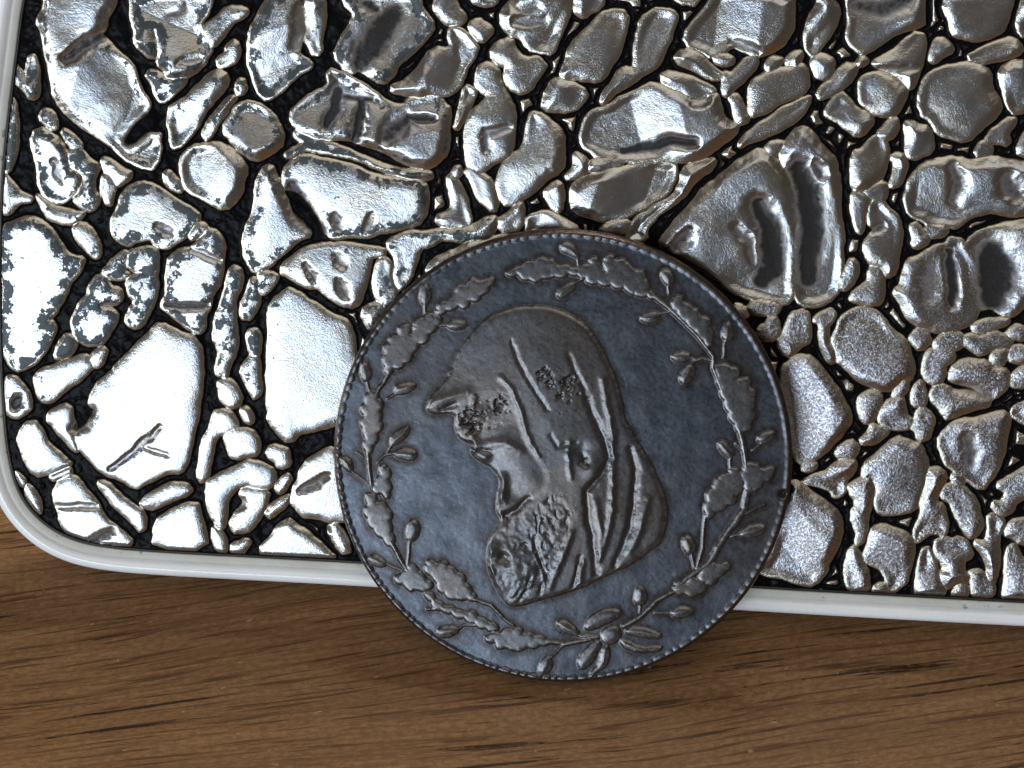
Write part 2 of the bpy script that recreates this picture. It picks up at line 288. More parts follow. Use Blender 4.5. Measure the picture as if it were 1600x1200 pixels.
# ------------------------------------------------------------------ the case: traced scales (tile origin in photo pixels, points at 4x)
TILES = {
'A': (0, 0, """
290,-60 720,-60 700,40 650,100 655,160 600,210 690,290 820,400 860,540 930,650 900,710 820,760 770,840 740,900 820,950 980,820 995,960 930,1070 760,960 600,830 470,750 350,620 310,440 265,200 240,140 280,60
820,-40 1310,-40 1290,60 1240,140 1260,210 1310,280 1300,360 1230,420 1150,470 1050,480 1040,430 990,400 990,330 1000,230 965,150 950,240 970,300 940,360 880,310 850,250 860,200 820,130
920,450 1000,470 1030,510 1100,490 1160,485 1060,600 1010,640 980,590 965,520
1280,180 1370,110 1420,50 1530,60 1520,90 1430,140 1340,270 1320,270
1045,700 1150,640 1230,550 1310,470 1370,450 1415,480 1400,550 1300,650 1250,760 1190,830 1100,930 1070,850
1480,590 1380,680 1300,800 1280,860 1330,840 1350,770 1420,670
1420,290 1470,260 1490,320 1470,370 1430,390 1380,410 1370,380 1420,340
1410,800 1440,740 1500,660 1560,640 1660,690 1730,770 1760,850 1740,910 1650,970 1590,990 1500,930 1430,860
1140,1000 1200,930 1290,905 1400,920 1480,980 1530,1060 1510,1160 1470,1240 1400,1305 1300,1250 1180,1180 1150,1120
200,890 230,815 330,850 400,930 420,1050 480,1080 500,1120 460,1200 400,1260 330,1260 260,1190 235,1000
430,950 490,930 540,1000 610,1040 575,1110 575,1200 605,1240 560,1310 520,1290 470,1260 510,1180 550,1110 470,1050 440,1040
240,740 270,685 330,710 350,770 330,800 290,780
390,820 440,840 500,890 500,930 460,920 420,870
640,990 700,1010 760,1060 820,1090 770,1140 740,1155 710,1115 660,1070
640,1160 660,1095 705,1135 720,1170 690,1230 670,1280 645,1220
80,410 120,450 170,500 170,420 195,350 215,400 225,480 230,570 185,610 150,550 90,500
60,610 90,680 105,800 100,900 60,1050 10,1060 10,900 40,700
1485,540 1505,500 1525,550 1500,580
1030,1100 1060,1080 1110,1150 1130,1190 1090,1180 1050,1150
"""),
'B': (400, 0, """
-40,300 -30,180 20,100 80,0 90,-40 280,-40 295,100 290,200 250,280 250,350 335,390 330,420 250,460 150,560 70,625 30,590 0,540 -35,430
310,-40 410,-40 415,150 395,240 390,330 340,320 312,230 325,120
560,-40 550,10 620,70 620,130 530,250 490,350 580,440 640,410 680,440 790,520 830,470 900,390 1080,210 1095,170 1050,100 1000,-40
1210,190 1260,180 1340,240 1375,320 1290,440 1260,550 1170,590 960,580 830,560 960,500 1040,420 1110,310 1240,320
1120,60 1150,-40 1220,-40 1260,60 1300,100 1270,140 1210,150 1150,110
1340,150 1390,125 1450,160 1465,190 1430,230 1400,250 1360,200
1380,-40 1500,-40 1490,10 1410,30 1360,10
1410,420 1440,400 1490,420 1520,520 1590,640 1610,720 1600,780 1590,950 1500,1000 1400,1070 1340,1050 1320,980 1315,880 1350,720 1440,640 1470,580 1390,550 1370,520
1310,550 1360,580 1340,640 1290,750 1255,810 1270,720 1290,640
445,440 560,470 680,540 770,610 830,660 940,670 960,620 1195,600 1195,900 1160,990 1080,1050 960,1020 800,940 670,890 560,850 430,860 380,860 260,800 220,720 300,630 470,540
180,970 250,930 330,895 270,865 250,830 330,865 400,900 520,920 640,980 760,1040 900,1070 1080,1090 1090,1110 1000,1120 870,1085 700,1010 560,965 420,935 300,930 240,960
1235,1090 1260,1040 1275,1080 1250,1105
"""),
'F': (400, 280, """
-70,430 -60,320 -10,220 10,40 40,-50 90,-80 110,-20 150,30 160,130 265,285 345,350 240,380 140,470 50,550 -10,590 -50,510
190,60 170,0 200,-90 310,-140 480,-110 640,-60 760,-10 960,20 1050,30 1065,100 1050,200 1000,280 880,300 760,340 540,360 450,350 430,270 340,150 260,60
1210,-20 1260,20 1300,100 1330,220 1320,290 1250,285 1180,300 1120,250 1220,210 1240,150 1220,60
1310,-70 1400,-30 1460,10 1490,100 1500,190 1460,190 1400,120 1360,20
830,390 950,340 1060,340 1180,330 1310,315 1490,240 1500,300 1430,360 1320,380 1190,360 1070,420 1010,430 980,560 900,680 880,640 890,500 840,440
140,570 250,480 380,420 480,410 680,430 790,440 790,470 700,475 690,560 660,720 610,790 540,770 450,720 380,660 330,670 240,620
740,640 760,530 790,505 835,530 830,640 865,690 860,740 800,800 740,910 700,930 660,830 720,790 800,780 760,740 750,680
20,600 120,590 100,640 50,710 20,690 40,640
80,850 100,790 190,690 240,700 360,790 460,850 550,890 595,960 610,1080 640,1200 640,1480 480,1530 300,1570 200,1640 120,1580 80,1480 75,1200 90,1000
1070,590 1100,530 1250,440 1450,380 1600,350 1600,480 1200,680
1510,280 1600,220 1650,150 1670,190 1640,320 1580,330
1530,60 1545,-10 1590,-20 1600,60 1560,110
"""),
'C': (800, 0, """
-60,100 -40,50 20,10 60,-40 360,-40 350,60 320,150 280,240 250,320 180,320 100,290 40,220 -20,215
-130,340 -90,280 -20,250 0,310 60,360 210,385 150,480 110,550 30,575 -40,480 -30,410 -80,390
400,20 410,-40 570,-40 560,30 490,60 450,95 410,80
580,80 640,70 715,80 700,200 660,330 600,430 560,480 500,500 400,475 310,480 340,410 380,290 450,210 530,140
210,610 260,510 310,495 400,540 465,580 430,640 390,680 300,690 200,680
840,90 920,55 1000,70 1020,110 990,210 940,320 910,400 840,440 790,470 690,530 620,590 560,640 580,590 650,510 690,440 720,430 770,460 780,300 800,180
1085,270 1120,180 1200,80 1270,0 1290,-40 1740,-40 1750,100 1740,210 1660,290 1580,325 1520,340 1440,300 1390,270 1340,300 1250,350 1180,300
1265,370 1310,330 1390,380 1330,395
1020,380 1080,310 1160,340 1250,430 1310,470 1280,490 1180,450
955,450 1050,480 1180,520 1265,560 1260,590 1220,620 1120,600 1040,560 960,520
440,830 470,750 520,690 600,680 700,610 800,560 890,525 960,560 1100,620 1200,640 1270,590 1290,640 1310,740 1370,780 1420,800 1350,850 1250,930 1150,990 1050,1000 900,990 720,1000 540,980 490,940 450,890
1370,610 1410,610 1450,700 1480,740 1430,770 1400,720 1390,660
1330,450 1370,480 1440,420 1470,380 1530,370 1500,440 1440,500 1370,560 1340,600 1330,540
1500,720 1490,570 1540,500 1600,460 1700,430 1810,410 1840,450 1850,540 1740,600 1650,650 1570,690
1410,910 1480,850 1600,750 1720,680 1850,600 1840,650 1780,740 1700,790 1650,820 1560,850 1480,890
340,1115 390,1050 400,960 430,970 470,1030 460,1070 410,1100
480,1040 510,1005 600,1010 690,1012 640,1045 500,1065
380,1180 440,1130 600,1080 720,1060 850,1020 980,1030 1025,1050 1000,1140 960,1200 830,1290 720,1340 600,1375 480,1350 390,1310 370,1240
1080,1060 1150,1030 1260,990 1250,1030 1180,1090 1120,1150 1040,1230 980,1280 880,1360 830,1420 830,1500 740,1500 730,1470 770,1390 850,1340 1000,1240 1050,1190
120,720 150,710 230,760 310,830 320,950 290,1070 220,1100 130,1190 20,1260 -60,1270 -90,1150 -60,1050 0,980 80,930 100,830
"""),
'G': (800, 280, """
560,330 590,290 700,260 730,290 710,340 650,335 620,360
210,90 240,60 300,20 305,100 290,190 250,160
100,260 140,230 200,205 290,240 360,290 400,330 300,370 110,350
920,420 1000,300 1240,40 1440,-120 1580,-190 1690,-70 1768,100 1784,180 1768,480 1750,720 1700,780 1600,760 1480,740 1400,700 1280,600 1040,480
1370,830 1420,785 1475,840 1430,870
1480,795 1590,765 1680,790 1650,830 1500,835
1550,930 1620,900 1680,940 1640,1000 1560,1000
"""),
'D': (1200, 0, """
240,300 240,200 260,110 310,60 330,-40 400,20 430,60 410,150 370,220 330,270 280,345
500,-40 960,-40 965,80 960,150 860,180 760,220 620,310 590,325 540,290 500,230 510,150 520,60
660,390 760,340 860,280 950,200 970,300 950,400 920,480 890,545 860,510 820,450 720,425
580,530 610,490 680,460 760,475 830,540 860,590 830,670 780,720 700,720 620,660 590,600
280,370 310,345 380,360 415,400 380,470 330,485 290,420
310,610 350,540 410,510 470,430 520,405 555,430 520,490 440,560 370,590
565,390 600,360 625,380 580,410
110,380 160,335 205,340 180,420 150,390
0,400 40,360 75,370 40,420 0,440
360,710 410,640 450,590 500,620 560,690 650,740 630,800 560,840 490,790 430,740
700,850 740,790 800,740 805,820 760,860 720,870
540,960 600,940 650,880 710,870 740,910 750,980 720,1080 650,1150 600,1185 540,1180 530,1100
600,1210 660,1170 725,1130 735,1220 700,1260
790,990 820,965 850,1020 850,1080 820,1150 770,1170 800,1090 815,1040
870,800 890,765 940,800 1000,810 1030,890 1020,930 960,970 900,990 870,950 885,880
1020,380 1040,290 1080,235 1140,280 1150,310 1090,350 1040,390
1110,40 1120,-40 1520,-40 1500,60 1480,170 1420,210 1330,240 1220,230 1160,200 1140,130
1570,130 1620,-40 1700,-40 1700,150 1640,200 1580,210
1245,360 1330,320 1450,270 1540,250 1590,300 1560,340 1440,360 1350,380
960,560 990,490 1070,450 1200,400 1320,410 1380,450 1380,550 1440,640 1430,710 1330,790 1240,860 1170,870 1080,820 1020,750 950,700
1460,430 1570,390 1640,450 1650,640 1560,710 1500,650 1480,540
1370,880 1430,800 1540,740 1530,780 1480,830 1500,900 1430,880
1295,960 1340,885 1390,920 1380,960
1570,940 1600,850 1660,800 1680,920 1620,970
0,970 0,910 90,890 100,920 40,960
890,1150 940,1070 1030,1010 1180,990 1270,1020 1400,995 1540,1020 1700,1040 1700,1250 1690,1320 1500,1340 1400,1320 1260,1340 1180,1400 1110,1410 1040,1400 970,1360 890,1330 870,1270 880,1200
100,930 180,820 232,800 340,928 432,1020 440,1320 460,1560 440,1820 380,1888 248,1912 182,1880 176,1760 190,1320 166,1200 100,1048
"""),
'H': (1200, 280, """
540,80 600,100 630,130 600,200 590,300 570,340 545,280 540,180
660,150 700,140 760,200 810,250 830,340 820,420 800,480 790,580 750,610 720,560 680,540 640,500 610,430 640,370 690,320 640,260
460,680 500,560 530,500 560,550 540,620 490,690
525,740 590,680 640,640 650,560 690,560 715,640 710,740 670,780 560,760
900,290 930,280 980,350 990,390 950,420 920,410 930,360
1000,300 1050,290 1120,320 1090,350 1000,360
800,700 850,680 860,580 890,510 960,490 1050,430 1120,420 1140,380 1200,385 1235,440 1285,510 1305,600 1315,760 1305,850 1260,900 1150,940 1020,930 920,900 870,830 840,770
1240,400 1350,325 1500,285 1700,260 1700,650 1620,750 1540,850 1470,840 1410,790 1335,800 1322,620 1300,500
1280,930 1340,900 1450,880 1500,890 1430,920 1320,950
1500,960 1560,920 1620,950 1600,1000 1520,980
890,990 930,950 990,960 1015,1010 960,1060 920,1030
1050,1030 1100,970 1170,960 1220,1000 1210,1050 1140,1065 1070,1060
1230,1030 1250,980 1340,990 1400,965 1450,970 1520,1020 1500,1040 1400,1040 1340,1090 1270,1060
70,1020 120,960 150,850 230,830 250,900 250,1000 190,1050 155,1090 125,1100
0,880 60,870 60,960 20,1000 -30,1000
290,880 340,840 410,830 400,880 360,910 370,1010 405,1080 400,1145 370,1120 330,1010 340,910
"""),
'K': (1200, 480, """
415,220 440,150 470,60 560,15 640,20 710,80 800,170 860,240 890,320 900,440 860,440 820,460 780,500 700,510 620,480 560,440 480,360 430,320
95,420 120,350 240,310 280,340 350,420 430,540 500,650 500,730 430,820 350,900 250,960 190,970 150,880 110,720 90,560
570,580 610,550 680,540 710,570 680,640 650,710 600,710 570,650
710,700 720,650 780,580 830,570 850,640 860,690 900,710 880,750 810,760 740,740
580,850 640,780 660,735 690,760 750,755 720,800 650,850
790,550 820,480 870,460 860,530 810,560
910,570 930,490 960,470 985,560 970,620 920,610
910,750 950,655 1000,650 1040,710 1010,770 990,820 950,830 940,770
970,400 980,330 1010,280 1060,270 1150,285 1160,320 1090,360 1100,440 1050,480 1000,450
1140,430 1180,360 1280,335 1370,350 1410,400 1470,390 1500,420 1490,500 1420,570 1360,550 1300,490 1200,480
1030,570 1050,500 1120,500 1160,550 1280,540 1390,580 1380,610 1260,640 1160,680 1110,690 1080,620
1400,320 1430,280 1490,270 1480,340 1420,350
1510,300 1560,250 1640,270 1630,340 1540,340
1520,480 1560,400 1640,380 1640,480 1560,500
1520,660 1600,600 1680,620 1680,760 1600,720
1070,850 1120,770 1200,720 1330,710 1430,670 1480,660 1500,720 1480,840 1440,960 1380,1100 1340,1130 1260,1080 1180,1020 1110,960
600,1090 610,1000 680,940 800,820 880,850 960,880 990,980 970,1090 930,1200 910,1270 800,1290 710,1280 680,1240 680,1100 640,1060 630,1110
430,930 450,890 520,840 550,870 540,920 480,940
230,1090 280,1060 360,1040 430,990 500,955 545,970 530,1030 480,1080 460,1170 420,1190 390,1140 330,1110
210,1000 270,975 300,990 260,1012
"""),
'L': (1200, 700, """
130,230 190,215 250,280 350,350 440,420 455,500 420,620 360,760 290,860 220,850 100,810 0,790 -60,760 0,720 60,600 110,420
500,270 550,220 590,210 620,200 650,190 645,300 620,380 615,500 590,580 560,600 570,520 530,430 580,350
485,820 500,720 530,620 560,650 590,740 620,790 620,890 510,890
600,700 650,580 670,510 720,490 810,520 890,570 905,640 880,740 850,840 790,900 740,890 760,830 720,760 650,720
660,885 720,855 750,885 700,905
940,900 940,800 960,700 990,620 1020,660 1050,760 1090,850 1100,915 960,920
1050,590 1100,570 1150,590 1200,570 1250,620 1265,680 1220,690 1220,760 1250,830 1160,850 1110,870 1080,800 1120,760 1080,680
1100,310 1100,260 1180,245 1250,270 1310,380 1330,480 1300,540 1260,560 1200,460 1160,340
1160,180 1190,170 1220,210 1190,235 1165,220
1300,590 1350,600 1390,590 1380,450 1420,420 1465,440 1460,500 1430,560 1440,700 1420,830 1390,830 1370,700 1330,640
1270,790 1310,770 1360,830 1410,860 1400,920 1320,930 1290,900
1170,910 1200,865 1240,880 1240,925 1190,925
1430,240 1500,200 1620,130 1680,140 1680,280 1540,330 1520,390 1470,410 1400,350 1470,360 1500,300 1490,270
1490,540 1530,460 1580,450 1680,480 1680,590 1580,600 1550,570
1480,930 1500,850 1500,650 1540,620 1580,720 1680,700 1680,945 1500,940
1000,140 1060,130 1110,170 1070,260 1040,340 1090,370 1110,450 1100,540 1060,520 1000,520 930,585 925,550 970,420 970,340 1000,280
"""),
'E': (0, 280, """
20,320 60,280 200,245 260,270 330,340 370,420 440,490 510,500 510,540 440,620 390,730 310,850 280,890 330,900 330,960 280,1060 200,1140 130,1190 70,1170 20,1080 8,900 20,700 10,420
12,-40 80,40 130,100 200,125 110,140 40,200 10,200
460,330 480,290 550,300 600,370 625,440 600,490 540,440 490,390
700,260 740,180 790,90 850,40 920,30 990,70 1100,140 1200,200 1245,240 1200,300 1080,400 1010,420 970,400 940,350 840,370 800,410 750,390 710,330
230,110 260,130 320,190 380,200 470,215 520,225 450,270 380,260 310,240 280,190
800,470 880,440 930,425 970,460 975,560 960,620 970,700 940,780 900,880 850,930 800,900 800,840 860,780 820,720 800,650 850,610 930,590 800,560
640,580 690,530 740,500 780,460 770,540 760,590 800,610 750,620 680,610
550,740 560,680 600,620 640,610 670,650 690,690 740,690 760,740 700,790 630,785 650,810 720,840 710,900 650,1000 580,1040 500,1010 460,960 450,880 480,820
340,1110 380,1030 420,980 465,1020 440,1080 380,1110
1060,480 1130,450 1210,440 1290,370 1300,320 1340,330 1390,420 1390,500 1370,620 1310,720 1300,800 1270,850 1275,930 1240,960 1150,900 1020,800 1020,770 1060,730 1040,640 1060,540
1440,580 1480,545 1500,640 1460,760 1460,880 1475,960 1460,1090 1420,1160 1400,1240 1410,1210 1360,1220 1360,1180 1380,1060 1340,1000 1360,880 1410,720
1560,650 1590,630 1612,680 1600,800 1560,860 1520,860 1520,800 1550,740
1560,960 1600,940 1620,1050 1590,1110 1550,1050
1510,1200 1560,1120 1600,1110 1620,1300 1600,1370 1570,1330 1540,1250
570,1115 640,1060 660,1080 620,1155 585,1165
1185,345 1240,290 1290,300 1270,340 1205,370
"""),
'I': (0, 560, """
560,270 600,200 720,70 790,0 960,-170 1000,-220 1080,-170 1250,-110 1250,100 1230,300 1190,500 1160,640 1130,710 1020,720 900,770 830,800 760,750 640,710 560,620 490,540 480,470 560,420 600,330
230,100 290,60 420,30 530,-20 560,20 550,70 470,140 380,210 300,270 260,260 230,180
20,220 40,140 100,125 150,190 190,290 130,360 90,370 40,340 30,280
120,480 200,390 240,440 300,560 430,660 400,680 300,700 220,730 170,640 130,560
290,380 340,330 430,290 440,400 470,540 470,580 400,500 340,420
620,780 660,780 740,860 830,930 900,970 880,1080 830,1030 740,940 680,870
890,900 940,860 1050,800 1160,790 1195,830 1100,870 960,930 910,930
330,840 380,770 450,740 520,820 600,920 640,990 710,1060 840,1175 640,1165 560,1140 430,1090 370,1030 380,960 350,900
960,1030 1080,960 1220,900 1250,1000 1290,1200 970,1185
90,720 130,750 140,790 110,770
160,800 190,820 250,930 240,960 170,880
320,740 430,700 430,720 330,752
"""),
'J': (200, 600, """
560,0 620,-20 680,30 700,100 640,150 600,100
540,190 600,165 660,210 670,270 620,300 540,310 530,400 500,480 490,580 465,610 445,580 460,450 470,370 520,300
610,330 650,295 760,290 800,340 805,430 760,440 650,470 630,400
710,160 740,150 770,200 760,240 730,220
490,650 550,590 680,530 790,480 880,530 910,570 890,640 800,650 740,620 660,660 610,720 610,800 580,900 540,860 510,770
700,690 780,660 870,680 860,740 820,830 760,900 680,930 640,880 670,830 740,740
870,440 890,400 980,410 990,440 1000,500 940,520 930,480
530,900 560,920 600,980 605,1050 570,1055 540,980
660,1010 740,980 745,1000 700,1055 660,1055
930,650 990,570 1000,600 940,680
870,810 990,700 990,740 890,830
1020,720 1050,640 1080,560 1140,480 1250,400 1300,420 1400,600 1400,850 1200,840 1080,810
820,1060 900,950 1000,850 1050,880 1150,970 1250,1060 1280,1085 900,1070
1240,900 1310,880 1380,1040 1340,1060
"""),
}
# creases pressed into the scales: tile, width in 4x pixels, depth 0..1, points
CREASES = """
A 55 .8 410,370 540,270 640,215
A 95 1 800,880 900,790 970,720
A 40 .7 1050,100 1130,90 1150,20
A 30 .6 330,1010 380,1130
A 30 .5 1120,390 1250,370
B 60 .6 270,60 280,200 240,280
B 140 .9 650,390 760,230 860,90
B 70 .8 690,30 760,60
B 40 .6 1440,930 1440,840 1580,805
B 60 1 500,560 490,680 440,780
B 60 1 660,640 640,760 620,870
B 26 .9 950,720 1010,735 1110,745
B 80 .8 820,860 880,790 950,740
B 30 .8 540,600 730,625
C 50 .9 690,940 900,910 1000,880 1140,895
C 60 .4 30,60 140,40
C 50 .5 20,130 200,130
C 34 .6 1380,260 1540,320
C 40 .5 1130,640 1220,620
G 110 1 1540,160 1620,300 1640,560 1560,640
G 60 .7 1040,420 1110,330
G 50 .6 1400,300 1500,400 1520,520
D 130 1 250,1740 280,1420 250,1200 190,1060
D 60 .7 300,1040 340,1100
D 90 .75 560,40 720,60 900,-20
D 60 .7 1160,1040 1200,1150 1170,1260
D 100 .7 1500,1120 1560,1220
D 30 .5 700,430 940,430
H 60 .9 1130,460 1155,600 1155,780
H 110 .55 1010,560 1020,720
H 190 1 1400,470 1430,600 1410,740
H 30 .7 660,330 720,300
K 70 .7 1250,820 1270,900 1260,980
K 50 .6 1180,510 1300,520 1400,560
E 40 .7 990,300 1060,340
E 26 .6 1210,440 1380,510
E 26 .8 1030,790 1150,800 1290,790
E 22 .7 640,790 720,800
F 44 .7 500,230 520,310
F 34 .6 715,230 700,310
F 44 .6 510,490 540,540
F 50 .7 520,650 560,720
F 26 .7 310,540 370,640
F 90 1 225,60 300,220 400,330
I 24 .55 700,690 860,560 1000,430
I 18 .35 900,560 1050,600
I 56 1 95,300 110,260
I 44 .8 570,1150 700,1085
I 60 .9 470,440 570,330
I 26 .5 360,930 600,930
J 36 .7 680,770 720,740
J 34 .7 1080,670 1240,580
J 50 .8 1060,850 1250,900
"""
def parse(s): return np.array([[float(v) for v in p.split(',')] for p in s.split()])
def build_case():
    root = empty('phone_case', frame_matrix(PO, PX, PY, NP))
    tag(root, 'white-rimmed case with black and silver crackle panel leaning behind the coin', 'phone case')
    top = (PP - PO) @ NP                                            # 0: PO lies in the panel-top plane
    RELIEF = 0.30
    outl_px = [(37, 0), (25, 100), (12, 200), (4, 290), (0, 400), (1, 520), (6, 640), (15, 722), (32, 775), (62, 812), (100, 837), (150, 852),
               (245, 861), (542, 876), (900, 898), (1200, 918), (1600, 940), (1850, 951), (1940, 925), (1985, 850), (2000, 700), (2030, 60), (2020, -80), (1970, -170),
               (1860, -210), (1000, -255), (330, -285), (190, -262), (110, -210), (65, -120)]
    out = chaikin(panel_uv(outl_px), 3)
    # grid lines: fine inside the photograph's frame, coarser outside it
    lo, hi = out.min(0), out.max(0)
    vis = panel_uv([(0, 0), (1600, 0), (1600, 960), (0, 860)]); ulim, vlim = vis[:, 0].max() + .5, vis[:, 1].max() + .5
    S = 0.088
    us = np.concatenate([np.arange(lo[0] - .2, ulim, S), np.arange(ulim, hi[0] + .3, .3)])
    vs = np.concatenate([np.arange(lo[1] - .2, vlim, S), np.arange(vlim, hi[1] + .3, .3)])
    U, V = np.meshgrid(us, vs)
    Uw = U + .10 * fbm(U * .9, V * .9, 3); Vw = V + .10 * fbm(U * .9 + 40, V * .9 + 9, 3)
    inside = poly_sdf(out, U, V)
    SD = np.full(U.shape, -9.0); ID = np.full(U.shape, -1)
    polys = []
    for key, (ox, oy, txt) in TILES.items():
        for ln in txt.strip().splitlines():
            P = parse(ln) / 4 + (ox, oy); polys.append((P, panel_uv(P)))
    tilt = np.zeros(U.shape); celldark = np.zeros(U.shape); grain = np.zeros(U.shape)
    for k, (P, Q) in enumerate(polys):
        Q = chaikin(Q, 1); sj, si = window(us, vs, Q, .8)
        d = poly_sdf(Q, Uw[sj, si], Vw[sj, si]) + .31
        m = d > SD[sj, si]
        SD[sj, si] = np.where(m, d, SD[sj, si]); ID[sj, si] = np.where(m, k, ID[sj, si])
        c = Q.mean(0); pc = P.mean(0)
        r = np.random.default_rng(100 + k); size = math.sqrt(max(abs(np.sum(Q[:, 0] * np.roll(Q[:, 1], -1) - Q[:, 1] * np.roll(Q[:, 0], -1))) / 2, .01))
        amp = .012 if (pc[0] < 620 and pc[1] > 440 and size > 3) else .04 if (pc[0] < 560 and pc[1] > 330) else .085
        tx, ty = r.normal(0, amp), r.normal(0, amp)
        tilt[sj, si] = np.where(m, np.clip(tx * (U[sj, si] - c[0]) + ty * (V[sj, si] - c[1]), -.22, .22), tilt[sj, si])
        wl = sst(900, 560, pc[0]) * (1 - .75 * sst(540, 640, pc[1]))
        celldark[sj, si] = np.where(m, wl * r.uniform(.55, 1.0), celldark[sj, si])  # painted dark reflections, stronger on the left-hand scales
        grain[sj, si] = np.where(m, (sst(950, 1250, pc[0]) * sst(330, 540, pc[1]) * .85 + .15) * r.uniform(.6, 1), grain[sj, si])
    traced = SD.copy()
    # the scales nobody sees (under the coin, past the picture's edge) follow a plain cell pattern
    sp = 4.2; gi, gj = np.meshgrid(np.arange(-3, 32), np.arange(-3, 18)); r = np.random.default_rng(3)
    seeds = np.stack([gi.ravel() * sp + r.uniform(-1.6, 1.6, gi.size), gj.ravel() * sp + r.uniform(-1.6, 1.6, gi.size)], 1)
    d1 = np.full(U.shape, 1e9); d2 = np.full(U.shape, 1e9)
    for sx, sy in seeds:
        sj, si = window(us, vs, np.array([[sx, sy]]), 8.0); d = np.hypot(Uw[sj, si] - sx, Vw[sj, si] - sy)
        a, b = d1[sj, si], d2[sj, si]; d2[sj, si] = np.minimum(b, np.maximum(a, d)); d1[sj, si] = np.minimum(a, d)
    fill = np.minimum((d2 - d1) / 2 - .28, -traced - .5)
    qc = (CC - PO); cu, cv = qc @ PX, qc @ PY
    hid = (np.hypot(U - cu, V - cv + 1) < COIN_R - 1.5) | (U > vis[1, 0] + .8) | (V > vis[:2, 1].min() + 1.2)
    fill = np.where(hid, fill, -9)
    m = fill > SD; SD = np.where(m, fill, SD); ID = np.where(m, 9999, ID); grain = np.where(m, .4, grain)
    # shards too small to pick apart, in the wider gaps of the right-hand part
    sp = 1.5; gi, gj = np.meshgrid(np.arange(14, 62), np.arange(-1, 34)); r = np.random.default_rng(5)
    e1 = np.full(U.shape, 1e9); e2 = np.full(U.shape, 1e9)
    for sx, sy in np.stack([gi.ravel() * sp + r.uniform(-.7, .7, gi.size), gj.ravel() * sp + r.uniform(-.7, .7, gi.size)], 1):
        sj, si = window(us, vs, np.array([[sx, sy]]), 2.6); d = np.hypot(Uw[sj, si] - sx, Vw[sj, si] - sy)
        a, b = e1[sj, si], e2[sj, si]; e2[sj, si] = np.minimum(b, np.maximum(a, d)); e1[sj, si] = np.minimum(a, d)
    shard = np.minimum((e2 - e1) / 2 - .16, -SD - .34); shard = np.where(hid | (U < 22 + 3 * vnoise(V * .3, V * 0)) | (inside < .4), -9, shard)
    m = (shard > SD) & (shard > -.25); SD = np.where(m, shard, SD); ID = np.where(m, 9998, ID)
    # height: steep rounded walls, gently rumpled tops
    sd = SD
    cap = 1 - np.exp(-np.clip(sd + .16, 0, None) / .20)
    cap *= sst(-.17, .02, sd)
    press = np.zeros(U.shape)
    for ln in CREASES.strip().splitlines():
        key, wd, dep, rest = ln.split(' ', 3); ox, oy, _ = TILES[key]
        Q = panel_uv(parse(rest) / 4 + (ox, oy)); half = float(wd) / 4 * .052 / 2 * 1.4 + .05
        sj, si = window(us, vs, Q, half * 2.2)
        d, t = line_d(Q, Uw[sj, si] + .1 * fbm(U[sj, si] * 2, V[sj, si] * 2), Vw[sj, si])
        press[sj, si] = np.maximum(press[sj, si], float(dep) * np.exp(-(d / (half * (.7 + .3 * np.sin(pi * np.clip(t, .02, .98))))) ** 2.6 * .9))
    rump = (.070 * vnoise(U * .36 + 3, V * .36)) + .008 * fbm(U * 1.1, V * 1.1 + 8, 2)
    calm = np.maximum(sst(20, 34, U), sst(24, 34, V)) * .75 + .30
    dome = 1 - np.exp(-np.clip(sd, 0, None) / .55)
    H = cap * (RELIEF - .10 + (tilt + rump) * calm * sst(0, .9, sd) + .09 * dome) * (1 - .75 * press)
    fleck = sst(.62, .85, fbm(U * 2.6 + 60, V * 2.6, 3) * .9) * sst(-.12, -.24, sd) * sst(-1.6, -.9, sd) * (.5 + .5 * sst(500, 1000, (U / .048)))
    H += .16 * fleck
    H += (1 - cap) * (.06 * fbm(U * 1.1, V * 1.1 + 30, 3))
    H *= sst(.0, .35, inside) * .6 + .4
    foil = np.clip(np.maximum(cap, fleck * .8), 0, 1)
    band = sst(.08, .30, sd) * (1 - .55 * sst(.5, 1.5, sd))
    worn = np.clip(celldark * band, 0, 1) * .62 * (1 - press)  # where the dark reflection patches are painted on
    N = grid_normals(us, vs, H)
    sdq = (sd[:-1, :-1] + sd[1:, :-1] + sd[:-1, 1:] + sd[1:, 1:]) / 4
    idq = ID[:-1, :-1]; inq = np.minimum(np.minimum(inside[:-1, :-1], inside[1:, 1:]), np.minimum(inside[1:, :-1], inside[:-1, 1:])) > .0
    at = {'press': press, 'foil': foil, 'worn': worn, 'grain': grain}
    base = top - RELIEF
    lab = np.where(sdq > -.10, idq, -1)
    pan = grid_part('crackle_panel', inq & (lab == -1), us, vs, H, N, M_FOIL, root, at, base)
    pan['label'] = 'black glossy cracks between the silver scales'
    for k, (P, Q) in enumerate(polys):
        sj, si = window(us, vs, chaikin(Q), .9)
        s = slice(sj.start, min(sj.stop, lab.shape[0])), slice(si.start, min(si.stop, lab.shape[1]))
        sel = inq[s] & (lab[s] == k)
        if sel.sum() < 4: continue
        full = np.zeros(lab.shape, bool); full[s] = sel
        grid_part('silver_scale', full, us, vs, H, N, M_FOIL, pan, at, base)
    f = grid_part('hidden_scales', inq & (lab == 9999), us, vs, H, N, M_FOIL, pan, at, base)
    if f: f['kind'] = 'stuff'
    f = grid_part('small_shards', inq & (lab == 9998), us, vs, H, N, M_FOIL, pan, at, base)
    if f: f['kind'] = 'stuff'
    # rim: black strip for the dark gap, grimy ledge, white bead and side wall, swept round the outline
    O = chaikin(panel_uv(outl_px), 4)
    if np.sum(O[:, 0] * np.roll(O[:, 1], -1) - O[:, 1] * np.roll(O[:, 0], -1)) < 0: O = O[::-1]
    T = np.roll(O, -1, 0) - np.roll(O, 1, 0); T /= np.linalg.norm(T, axis=1, keepdims=True)
